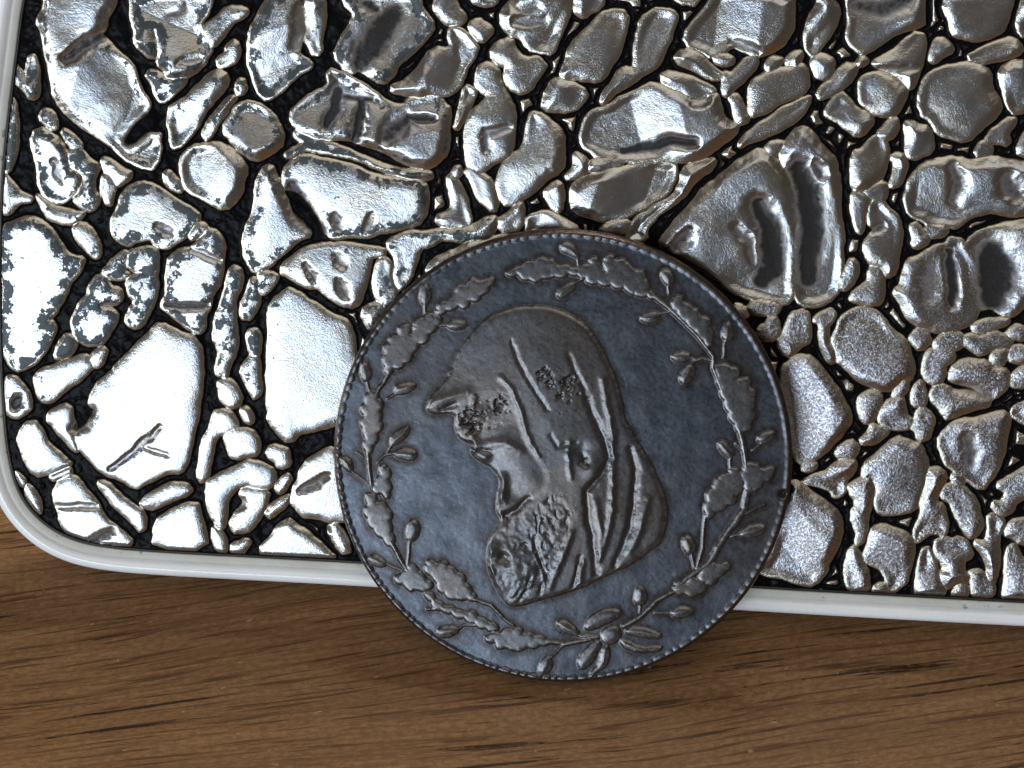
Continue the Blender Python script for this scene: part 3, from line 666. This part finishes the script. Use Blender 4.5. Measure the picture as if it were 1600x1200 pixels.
    for _ in range(6): T = (np.roll(T, 1, 0) + T + np.roll(T, -1, 0)); T /= np.linalg.norm(T, axis=1, keepdims=True)
    NO = np.stack([T[:, 1], -T[:, 0]], 1)
    depth = (PO + 0 * PX)[2] / NP[2]
    def sweep(name, prof, mat):
        n, k = len(O), len(prof)
        Vv = np.concatenate([np.column_stack([O + NO * o, np.full(n, z + base)]) for o, z in prof])
        i = np.arange(n); Fs = []
        for s in range(k - 1): Fs.append(np.stack([s * n + i, (s + 1) * n + i, (s + 1) * n + (i + 1) % n, s * n + (i + 1) % n], 1))
        return mesh_obj(name, Vv, np.concatenate(Fs), mat, root)
    tt = DEPTH
    sweep('gap_strip', [(-.02, -.3), (.0, .14), (.06, .17), (.17, .16), (.2, -.2)], M_BLACK)  # black strip painting the dark gap between panel and ledge
    sweep('inner_ledge', [(.17, -.3), (.19, .19), (.28, .25), (.62, .29), (.80, .30), (.84, .1)], M_LEDGE)
    a = np.linspace(radians(100), radians(-25), 14)
    bead = [(.81, -.2), (.82, .24)] + [(1.42 + .62 * cos(x), -.20 + .68 * sin(x)) for x in a]
    wall = [(2.06, -1.0), (2.05, -2.0), (1.9, -tt * .7), (1.7, -tt * .88), (1.35, -tt * .98), (1.0, -tt), (.2, -tt)]
    sweep('white_rim', bead + wall, M_WHITE)
    n = len(O); mesh_obj('back_cover', np.column_stack([O + NO * .25, np.full(n, base - tt + .05)]), [list(range(n))[::-1]], M_SHELL, root, smooth=False)
    return root
lip = hit(880, 938, NP, PP)
DEPTH = (lip[2] + NP[2] * 0.0) / NP[2] - .30 + .15
build_case()

# ------------------------------------------------------------------ the coin: traced relief (tile origin, zoom, points)
CT = {'P': (500, 350, 4), 'Q': (850, 350, 4), 'R': (500, 620, 4), 'S': (850, 620, 4), 'T': (700, 820, 4), 'U': (500, 780, 1600 / 560), 'X': (0, 0, 1)}
LEAVES = """
P 720,550 760,490 830,465 850,400 920,380 960,335 1010,370 1060,330 1085,350 1050,400 1010,430 990,470 930,470 910,520 850,510 800,540 740,555
P 410,920 400,820 430,720 500,690 505,640 545,620 565,700 605,660 575,640 640,580 720,560 750,600 740,640 690,670 660,730 600,760 560,840 500,890 450,900 430,930
R 300,-20 340,-40 370,20 385,70 365,130 385,180 355,230 345,280 310,340 295,360 280,280 290,230 258,180 280,130 260,60 290,30
R 330,560 370,520 380,440 410,430 430,470 420,520 440,580 420,630 390,600 350,600
R 285,600 330,620 350,660 410,670 440,740 430,800 450,860 460,930 430,920 370,860 330,820 300,760 285,710 305,660
U 340,345 380,330 400,290 440,320 460,350 500,380 480,405 440,398 410,408 380,380 345,365
U 470,295 490,275 520,290 560,280 590,315 630,335 650,380 690,430 680,450 640,440 600,445 560,425 525,390 520,350 480,330
U 460,410 500,425 530,465 600,490 650,515 675,497 720,540 780,560 800,585 740,580 690,552 640,530 590,512 560,495 520,490 490,440
U 740,615 790,600 840,580 890,580 905,600 950,605 990,620 1030,640 960,655 900,660 880,678 850,660 800,662 785,635 750,630
S 1010,740 1010,690 1030,590 1075,560 1080,500 1150,490 1170,450 1210,460 1240,510 1250,560 1205,600 1190,650 1120,690 1060,720 1030,750
S 1230,470 1280,420 1330,420 1345,460 1400,440 1440,460 1420,500 1370,520 1330,580 1280,590 1250,540
S 970,1110 1000,1050 1050,1040 1080,1070 1100,1040 1150,1050 1150,1080 1090,1110 1060,1160 1000,1170
T 1400,410 1450,350 1490,370 1530,320 1570,350 1610,340 1600,400 1540,440 1470,430
Q -230,300 -170,285 -130,250 -50,230 0,212 60,240 100,262 160,265 210,290 240,320 200,310 140,310 80,333 30,320 -40,352 -120,345 -160,310 -220,318
Q 210,290 240,265 285,260 290,220 340,220 345,280 400,310 375,230 400,200 440,205 450,230 520,230 540,280 600,290 640,340 640,390 680,430 685,460 620,440 560,445 520,400 440,385 380,375 280,360 260,335 220,320
Q 800,480 830,455 870,470 890,510 950,530 960,570 1020,590 1030,640 1050,700 1040,760 990,720 930,650 870,590 830,540
Q 1080,870 1140,890 1200,900 1210,950 1185,1000 1230,960 1280,980 1280,1030 1320,1060 1300,1110 1315,1160 1290,1240 1270,1290 1220,1300 1180,1230 1140,1130 1110,1050 1080,960
"""
ACORNS = """
P 660,370 690,420 680,480 655,505 630,480 630,420|P 14 655,500 655,555
P 800,630 830,600 900,608 918,638 860,658 810,648|P 14 805,632 740,638
P 260,880 280,863 310,920 312,960 285,988 258,950|P 12 292,985 310,1045
P 470,1050 480,1010 540,992 592,1000 592,1027 540,1052 490,1062|P 12 482,1055 420,1092
R 440,290 450,240 520,200 552,188 542,242 490,282 450,302|R 14 445,300 415,350
R 470,352 500,330 560,328 598,350 592,388 540,388 480,372|R 14 475,352 400,362 360,412
R 130,390 150,372 190,408 202,450 180,468 143,430|R 10 190,462 300,540
R 540,850 560,780 590,768 622,810 612,860 580,902 548,895|R 14 557,895 548,1060
R 308,1000 350,988 400,1028 412,1056 360,1058 320,1032|R 10 408,1042 510,1085
U 523,590 550,568 600,568 617,590 580,612 540,614|U 9 612,582 640,562 700,560
U 973,760 990,720 1025,698 1037,740 1010,777 985,782|U 9 1030,708 1080,658
U 1058,550 1090,543 1130,570 1162,607 1120,602 1080,582|U 8 1150,605 1215,625
T 1168,480 1175,420 1200,383 1232,410 1237,460 1210,492|T 8 1200,490 1197,545
T 1392,550 1430,518 1500,518 1532,545 1480,572 1420,577|T 8 1395,548 1290,548
S 1083,300 1110,268 1150,308 1182,350 1160,382 1120,352|S 14 1160,380 1167,455
S 1328,260 1380,220 1442,218 1422,262 1370,292|S 12 1362,288 1305,335
S 1222,860 1260,818 1330,798 1382,810 1372,842 1300,872 1250,872|S 10 1228,862 1175,872
S 863,910 885,868 922,890 942,950 920,982 885,972|S 12 922,980 940,1070
Q 100,135 130,113 180,130 202,170 212,212 170,192 118,172|Q 10 205,205 212,260
Q 78,440 100,398 150,368 187,368 182,402 140,442 100,460|Q 14 180,375 245,340
Q 733,310 750,278 800,308 807,350 780,388 748,352|Q 12 775,382 779,435
Q 598,585 640,558 700,548 722,580 690,607 640,614|Q 10 715,562 795,546
Q 1113,690 1130,630 1155,613 1177,660 1167,710 1135,732|Q 12 1132,728 1120,835
Q 798,830 820,808 870,798 917,820 890,852 830,857|Q 12 905,830 950,850
Q 848,970 870,920 900,880 932,890 932,930 900,982 870,1002|Q 16 915,900 935,860 990,838 1055,855
"""
STEMS = """
P 24 430,925 390,1000 345,1065
R 24 300,340 303,450 325,580
R 26 440,900 490,1000 545,1085
U 14 690,448 760,470 820,530 865,562
U 16 1000,634 1080,642 1215,628
U 10 480,490 540,487
S 30 1220,210 1250,330 1265,450
S 40 1270,590 1250,700 1160,830 1090,930 1030,1040 900,1130 820,1190
S 14 1010,735 995,850 990,950 955,1070
S 10 1372,678 1310,700 1260,730
S 14 1200,292 1240,330
T 32 1100,632 1200,575 1300,475 1400,420 1500,400
T 28 720,745 890,715
Q 26 680,445 800,540 880,620 970,710 1060,830 1060,900 1100,1020 1160,1140 1200,1230
R 10 235,345 290,395
"""
BOW = """
T 958,690 990,643 1040,638 1077,670 1062,722 1010,742 968,727
T 858,630 890,580 950,540 1020,528 1082,545 1060,577 980,612 910,652 868,652
T 1103,672 1150,638 1240,648 1322,680 1332,702 1250,698 1160,688
T 1068,718 1110,722 1200,768 1332,758 1322,782 1190,798 1108,765
T 813,870 820,830 880,758 940,723 952,760 910,842 860,893 828,897
T 960,790 985,748 1002,800 992,872 930,912 888,952 898,920 950,870
T 830,685 940,698 940,712 832,700
"""
HEAD = "665,635 675,617 695,597 707,570 725,535 750,505 775,488 812,477 850,476 880,485 912,502 932,527 950,562 962,590 972,625 975,652 990,682 1010,710 1025,740 1037,770 1044,807 1035,845 1010,865 980,885 962,892 932,907 900,922 850,935 817,946 795,946 782,932 772,912 762,890 760,862 766,840 777,822 785,810 776,800 776,776 782,752 776,738 764,728 748,720 732,706 742,694 726,690 714,680 710,660 712,648 700,645 680,648 668,643"
FACE = "712,645 735,648 752,640 785,625 808,635 818,662 826,690 845,715 862,745 850,780 815,800 785,812 776,800 776,776 782,752 776,738 764,728 748,720 732,706 742,694 726,690 714,680"
BEARD = "777,822 785,810 815,800 850,780 880,770 900,790 895,830 880,865 860,915 850,935 817,946 795,946 782,932 772,912 762,890 760,862 766,840"
RIDGES = """
7 .12 782,588 800,606 812,637 816,650 823,677 842,712
9 .17 942,592 948,630 957,670 957,732 957,795 950,832 937,872
11 .16 1012,780 1001,825 984,862
9 .16 892,832 880,865 860,915
8 .13 910,875 905,912
9 .10 930,780 940,830 932,885
7 .12 890,690 888,715 892,745
12 .12 752,695 790,690 812,702
14 .16 786,745 784,775 790,795
10 .18 764,850 762,880 772,910
14 .12 672,630 700,620 730,612
8 .12 742,620 738,645
5 .09 838,865 846,890 852,915
5 .08 815,925 830,912 835,900
5 .08 800,930 812,915
"""
GROOVES = """
7 .11 800,532 808,556 820,582 838,612 856,640
8 .10 890,555 905,590 920,622
11 .24 918,625 935,665 949,700 952,720 940,740 917,767 919,800 928,850 932,896
11 .22 985,700 994,732 990,782 982,832 960,884
7 .16 907,868 902,895 893,922
7 .08 862,680 872,698 900,690
8 .14 748,702 768,706
10 .18 787,806 805,798 825,778
8 .14 808,855 820,850 826,858
7 .14 835,838 838,858 846,880 856,900
6 .10 812,938 822,922 828,905
6 .10 842,928 848,910
14 .22 912,715 916,722
10 .16 843,888 845,892
9 .14 792,870 796,880
9 .14 690,640 712,632
"""
def build_coin():
    root = empty('coin', frame_matrix(CC, CX, CY, NC))
    tag(root, 'dark worn copper coin with hooded head and oak wreath leaning on the case', 'coin')
    R = COIN_R; st = .05
    xs = np.arange(-R - .3, R + .3, st); X, Y = np.meshgrid(xs, xs)
    Xw = X + .035 * fbm(X * 1.6, Y * 1.6, 3); Yw = Y + .035 * fbm(X * 1.6 + 31, Y * 1.6 + 7, 3)
    H = np.zeros(X.shape); REL = np.zeros(X.shape); LAB = np.zeros(X.shape, int); OUT = np.full(X.shape, -9.0)
    rad = np.hypot(X, Y); ang = np.arctan2(Y, X)
    names = {}
    def conv(key, P):
        ox, oy, s = CT[key]; return coin_uv(P / s + (ox, oy))
    def stamp(lab, sdf, sl, h, w, dome, domew, flat=True):
        prof = h * (1 - np.exp(-np.clip(sdf + .05, 0, None) / w)) + dome * sst(0, domew, sdf)
        prof = prof * sst(-.06, .03, sdf)
        H[sl] = np.maximum(H[sl], prof)
        REL[sl] = np.maximum(REL[sl], sst(-.10, .02, sdf)); OUT[sl] = np.maximum(OUT[sl], sdf)
        LAB[sl] = np.where(sdf > -.02, lab, LAB[sl])
    def lobed(Q):
        Q = chaikin(Q, 1); E = np.vstack([Q, Q[:1]]); s = np.concatenate([[0], np.cumsum(np.hypot(*np.diff(E, axis=0).T))])
        n = int(s[-1] / .07); t = np.arange(n) / n * s[-1]; P = np.column_stack([np.interp(t, s, E[:, 0]), np.interp(t, s, E[:, 1])])
        T = np.roll(P, -2, 0) - np.roll(P, 2, 0); T /= np.linalg.norm(T, axis=1, keepdims=True) + 1e-9
        sg = np.sign(np.sum(P[:, 0] * np.roll(P[:, 1], -1) - P[:, 1] * np.roll(P[:, 0], -1))); k = max(4, round(s[-1] / .95))
        return P + np.column_stack([T[:, 1], -T[:, 0]]) * sg * (.17 * (np.abs(np.sin(pi * k * t / s[-1])) - .62))[:, None]
    def shape(lab, Q, h, w, dome, domew, leaf=False):
        Q = lobed(Q) if leaf else chaikin(Q, 1); sl = window(xs, xs, Q, 1.2); stamp(lab, poly_sdf(Q, Xw[sl], Yw[sl]) + (.13 if leaf else .09), sl, h, w, dome, domew)
    def stroke(lab, Q, half, h):
        sl = window(xs, xs, Q, half + 1.2); d, t = line_d(Q, Xw[sl], Yw[sl])
        stamp(lab, half * (1.0 - .25 * t) - d, sl, h, .09, 0, 1)
    lab = 1
    for ln in STEMS.strip().splitlines():
        key, wd, rest = ln.split(' ', 2); names[lab] = 'stem'
        stroke(lab, conv(key, parse(rest)), float(wd) / CT[key][2] * .048 / 2, .15); lab += 1
    for ln in LEAVES.strip().splitlines():
        key, rest = ln.split(' ', 1); names[lab] = 'oak_leaf'; shape(lab, conv(key, parse(rest)), .13, .10, .0, .7, True); lab += 1
    for ln in ACORNS.strip().splitlines():
        a, b = ln.split('|'); key, rest = a.split(' ', 1); names[lab] = 'acorn'
        k2, wd, r2 = b.split(' ', 2); stroke(lab, conv(k2, parse(r2)), float(wd) / CT[k2][2] * .048 / 2, .11)
        shape(lab, conv(key, parse(rest)), .11, .10, .05, .45); lab += 1
    for n, ln in enumerate(BOW.strip().splitlines()):
        key, rest = ln.split(' ', 1); names[lab] = 'ribbon_knot' if n == 0 else 'ribbon_loop'; shape(lab, conv(key, parse(rest)), .12, .09, .04, .5); lab += 1
    # the head: one swelling mass with folds laid on it and cut into it
    Q = chaikin(conv('X', parse(HEAD)), 2); sl = window(xs, xs, Q, 1.2); sdh = poly_sdf(Q, Xw[sl], Yw[sl])
    hood = lab; names[lab] = 'hooded_head'; stamp(lab, sdh, sl, .18, .17, .14, 6.0); lab += 1
    sdF = np.full(X.shape, -9.0); sdF[sl] = sdh; msk = sst(.05, .35, sdF)
    face = lab; names[lab] = 'face'; f = poly_sdf(chaikin(conv('X', parse(FACE)), 1), X, Y); LAB[(f > 0) & (LAB == hood)] = lab; H -= .03 * sst(-.1, .5, f) * msk; lab += 1
    beard = lab; names[lab] = 'beard'; b = poly_sdf(chaikin(conv('X', parse(BEARD)), 1), X, Y); LAB[(b > 0) & (LAB == hood)] = lab; lab += 1
    for txt, sg in ((RIDGES, 1), (GROOVES, -1)):
        for ln in txt.strip().splitlines():
            wd, dep, rest = ln.split(' ', 2); Qr = conv('X', parse(rest)); half = float(wd) * .048 * (.55 if sg > 0 else .48); dep = float(dep) * .55
            s2 = window(xs, xs, Qr, half * 4); d, t = line_d(Qr, X[s2] + .06 * fbm(X[s2] * 2, Y[s2] * 2), Y[s2] + .06 * fbm(X[s2] * 2 + 9, Y[s2] * 2))
            H[s2] += sg * float(dep) * np.exp(-(d / half) ** 2) * (.55 + .45 * np.sin(pi * np.clip(t, .05, .95))) * msk[s2]
    # cheek, nose, moustache and beard masses
    def blob(px, py, r, h):
        c = coin_uv([(px, py)])[0]; return h * np.exp(-((X - c[0]) ** 2 + (Y - c[1]) ** 2) / (r * .048) ** 2)
    bl = (blob(735, 699, 12, .24) + blob(758, 713, 9, .14) + blob(796, 700, 26, .14) + blob(822, 745, 30, .14) + blob(783, 752, 10, .13) + blob(780, 772, 12, .20) + blob(800, 788, 12, .10)
          - blob(790, 807, 7, .20) + blob(768, 858, 11, .18) + blob(772, 915, 11, .14) + blob(800, 885, 34, .18) + blob(772, 890, 10, .10) - blob(787, 869, 7, .20) + blob(926, 730, 17, .12) - blob(916, 722, 5, .16) - blob(908, 702, 12, .10)
          + blob(718, 662, 9, .14) + blob(750, 648, 12, .08) - blob(744, 667, 8, .16) + blob(738, 679, 6, .08) + blob(870, 550, 60, .06))
    H += bl * msk * .8
    H += .018 * fbm(X * 2.2, Y * 2.2 + 4, 2) * msk * sst(-.3, .5, b)
    # curls of the beard, and corrosion round the eye
    cu = poly_sdf(conv('X', parse('838,790 860,770 885,772 897,800 888,838 872,878 856,900 846,880 838,850 826,838 832,810')), X, Y)
    wv = fbm(X * 1.1 + 5, Y * 1.1, 2); curl = (1 - np.abs(np.sin((X * 3.2 + Y * 1.1 + 1.6 * wv) * 1.5))) ** 2
    H -= .10 * curl * sst(-.5, .5, fbm(X * 1.7 + 2, Y * 1.7, 2)) * sst(-.1, .35, cu) * msk
    n1 = fbm(X * 3.0 + 11, Y * 3.0, 3); dens = blob(738, 660, 26, .85) + blob(778, 638, 26, .7) + blob(850, 585, 14, .8) + blob(885, 605, 26, .75)
    pit = sst(.55, 1.35, n1 + dens) * msk * sst(.2, .55, dens)
    spk = sst(.93, 1.0, vnoise(X * 4.0, Y * 4.0)) * sst(.2, .5, vnoise(X * .6 + 8, Y * .6)); pit = np.maximum(pit, spk * .5)
    H -= pit * (.03 + .05 * msk) + .05 * msk * .7 * sst(.4, 1.0, dens) * fbm(X * 2.4, Y * 2.4 + 3, 3)
    # field: faintly dished, toned metal round the relief, beads and raised edge
    H += .010 * fbm(X * .5, Y * .5, 3) + .002 * fbm(X * 4, Y * 4, 2)
    halo = sst(-.60, -.14, OUT) * (1 - REL) * np.clip(.75 + .6 * fbm(X * .8, Y * .8, 2), 0, 1)
    nb = 142; ph = (ang + .015 * vnoise(ang * 14 + 50, ang * 0 + 3)) * nb / (2 * pi); fr = ph - np.floor(ph) - .5
    wear = np.clip(.55 + .7 * vnoise(ang * 3 + 20, ang * 0 + 1.5), .12, 1) * (.30 + .70 * sst(-.1, .8, np.cos(ang + 2.2)))
    bw = 2 * pi * R / nb; bead = np.clip(1 - (fr * bw / .33) ** 2 - ((rad - R * .981) / .22) ** 2, 0, 1) ** .5
    H += .11 * bead * wear; REL = np.maximum(REL, bead * .6)
    H += .04 * sst(R - .55, R - .25, rad) * (.6 + .4 * vnoise(ang * 9 + 60, rad * 0)) - .22 * sst(R - .22, R, rad) ** 2
    c = coin_uv([(1224, 772)])[0]; H -= .4 * np.exp(-((X - c[0]) ** 2 + (Y - c[1]) ** 2) / .22 ** 2)
    border = lab; names[lab] = 'beaded_border'; LAB = np.where((rad > R * .962) & (LAB == 0), border, LAB)
    edge = sst(R - .3, R - .05, rad)
    rub = np.clip(sst(-.03, .05, OUT) * sst(.30, .10, OUT) * .8 + bead * .5 * wear, 0, 1)
    # square grid wrapped on to the disc, so that its rim is a true circle
    n = 461; g = np.linspace(-1, 1, n); A, B = np.meshgrid(g, g)
    big = np.abs(A) > np.abs(B); r_ = np.where(big, A, B)
    with np.errstate(divide='ignore', invalid='ignore'):
        ph_ = np.where(big, pi / 4 * B / A, pi / 2 - pi / 4 * A / B)
    ph_ = np.nan_to_num(ph_); DX, DY = R * r_ * np.cos(ph_), R * r_ * np.sin(ph_)
    gy, gx = np.gradient(H, st, st)
    def samp(Z):
        fx, fy = (DX - xs[0]) / st, (DY - xs[0]) / st; i, j = np.floor(fx).astype(int), np.floor(fy).astype(int); u, v = fx - i, fy - j
        return (Z[j, i] * (1 - u) + Z[j, i + 1] * u) * (1 - v) + (Z[j + 1, i] * (1 - u) + Z[j + 1, i + 1] * u) * v
    HZ = samp(H); N = np.stack([-samp(gx), -samp(gy), np.ones(DX.shape)], -1); N /= np.linalg.norm(N, axis=-1, keepdims=True)
    VV = np.stack([DX, DY, HZ], -1).reshape(-1, 3); N = N.reshape(-1, 3)
    cx, cy = (DX[:-1, :-1] + DX[1:, 1:]) / 2, (DY[:-1, :-1] + DY[1:, 1:]) / 2
    LQ = LAB[np.rint((cy - xs[0]) / st).astype(int), np.rint((cx - xs[0]) / st).astype(int)]
    at = {'relief': samp(REL), 'halo': samp(halo), 'pit': samp(pit), 'edge': samp(edge), 'rub': samp(rub)}
    def part(name, l, parent):
        jj, ii = np.nonzero(LQ == l)
        if len(jj) < 3: return None
        q = np.stack([jj * n + ii, jj * n + ii + 1, (jj + 1) * n + ii + 1, (jj + 1) * n + ii], 1)
        e1 = VV[q[:, 1]] - VV[q[:, 0]]; e2 = VV[q[:, 3]] - VV[q[:, 0]]
        fl = (e1[:, 0] * e2[:, 1] - e1[:, 1] * e2[:, 0]) < 0; q[fl] = q[fl][:, ::-1]
        ids, inv = np.unique(q, return_inverse=True)
        return mesh_obj(name, VV[ids], inv.reshape(q.shape), M_COIN, parent, normals=N[ids], attrs={k: a.ravel()[ids] for k, a in at.items()})
    part('field', 0, root); part('beaded_border', border, root)
    hd = part('hooded_head', hood, root); hd['label'] = 'hooded head in profile facing left'
    part('face', face, hd); bd = part('beard', beard, hd); bd['label'] = 'long pointed beard'
    knot = None
    for l, nm in names.items():
        if nm in ('stem', 'oak_leaf', 'acorn'): part(nm, l, root)
        elif nm == 'ribbon_knot': knot = part('ribbon_bow', l, root)
        elif nm == 'ribbon_loop': part('ribbon_loop', l, knot)
    # edge and reverse
    m = 720; tt = np.linspace(0, 2 * pi, m, endpoint=False)
    fx, fy = (R * np.cos(tt) - xs[0]) / st, (R * np.sin(tt) - xs[0]) / st
    hz = H[np.rint(fy).astype(int), np.rint(fx).astype(int)] + .0
    prof = [(0, hz - .004), (.05, hz - .10), (.07, -.5 + 0 * hz), (.06, -1.2 + 0 * hz), (.03, -COIN_T + .12 + 0 * hz), (-.12, -COIN_T + 0 * hz)]
    Vv = np.concatenate([np.column_stack([(R + o) * np.cos(tt), (R + o) * np.sin(tt), z]) for o, z in prof]); i = np.arange(m)
    Fs = np.concatenate([np.stack([s * m + i, (s + 1) * m + i, (s + 1) * m + (i + 1) % m, s * m + (i + 1) % m], 1) for s in range(len(prof) - 1)])
    mesh_obj('edge', Vv, Fs, M_COIN, root, attrs={'rub': np.zeros(len(Vv)), 'edge': np.ones(len(Vv)), 'relief': np.zeros(len(Vv)), 'halo': np.zeros(len(Vv)), 'pit': np.zeros(len(Vv))})
    Vb = np.column_stack([(R - .12) * np.cos(tt), (R - .12) * np.sin(tt), np.full(m, -COIN_T)])
    mesh_obj('reverse', Vb, [list(range(m))[::-1]], M_COIN, root, smooth=False)
build_coin()
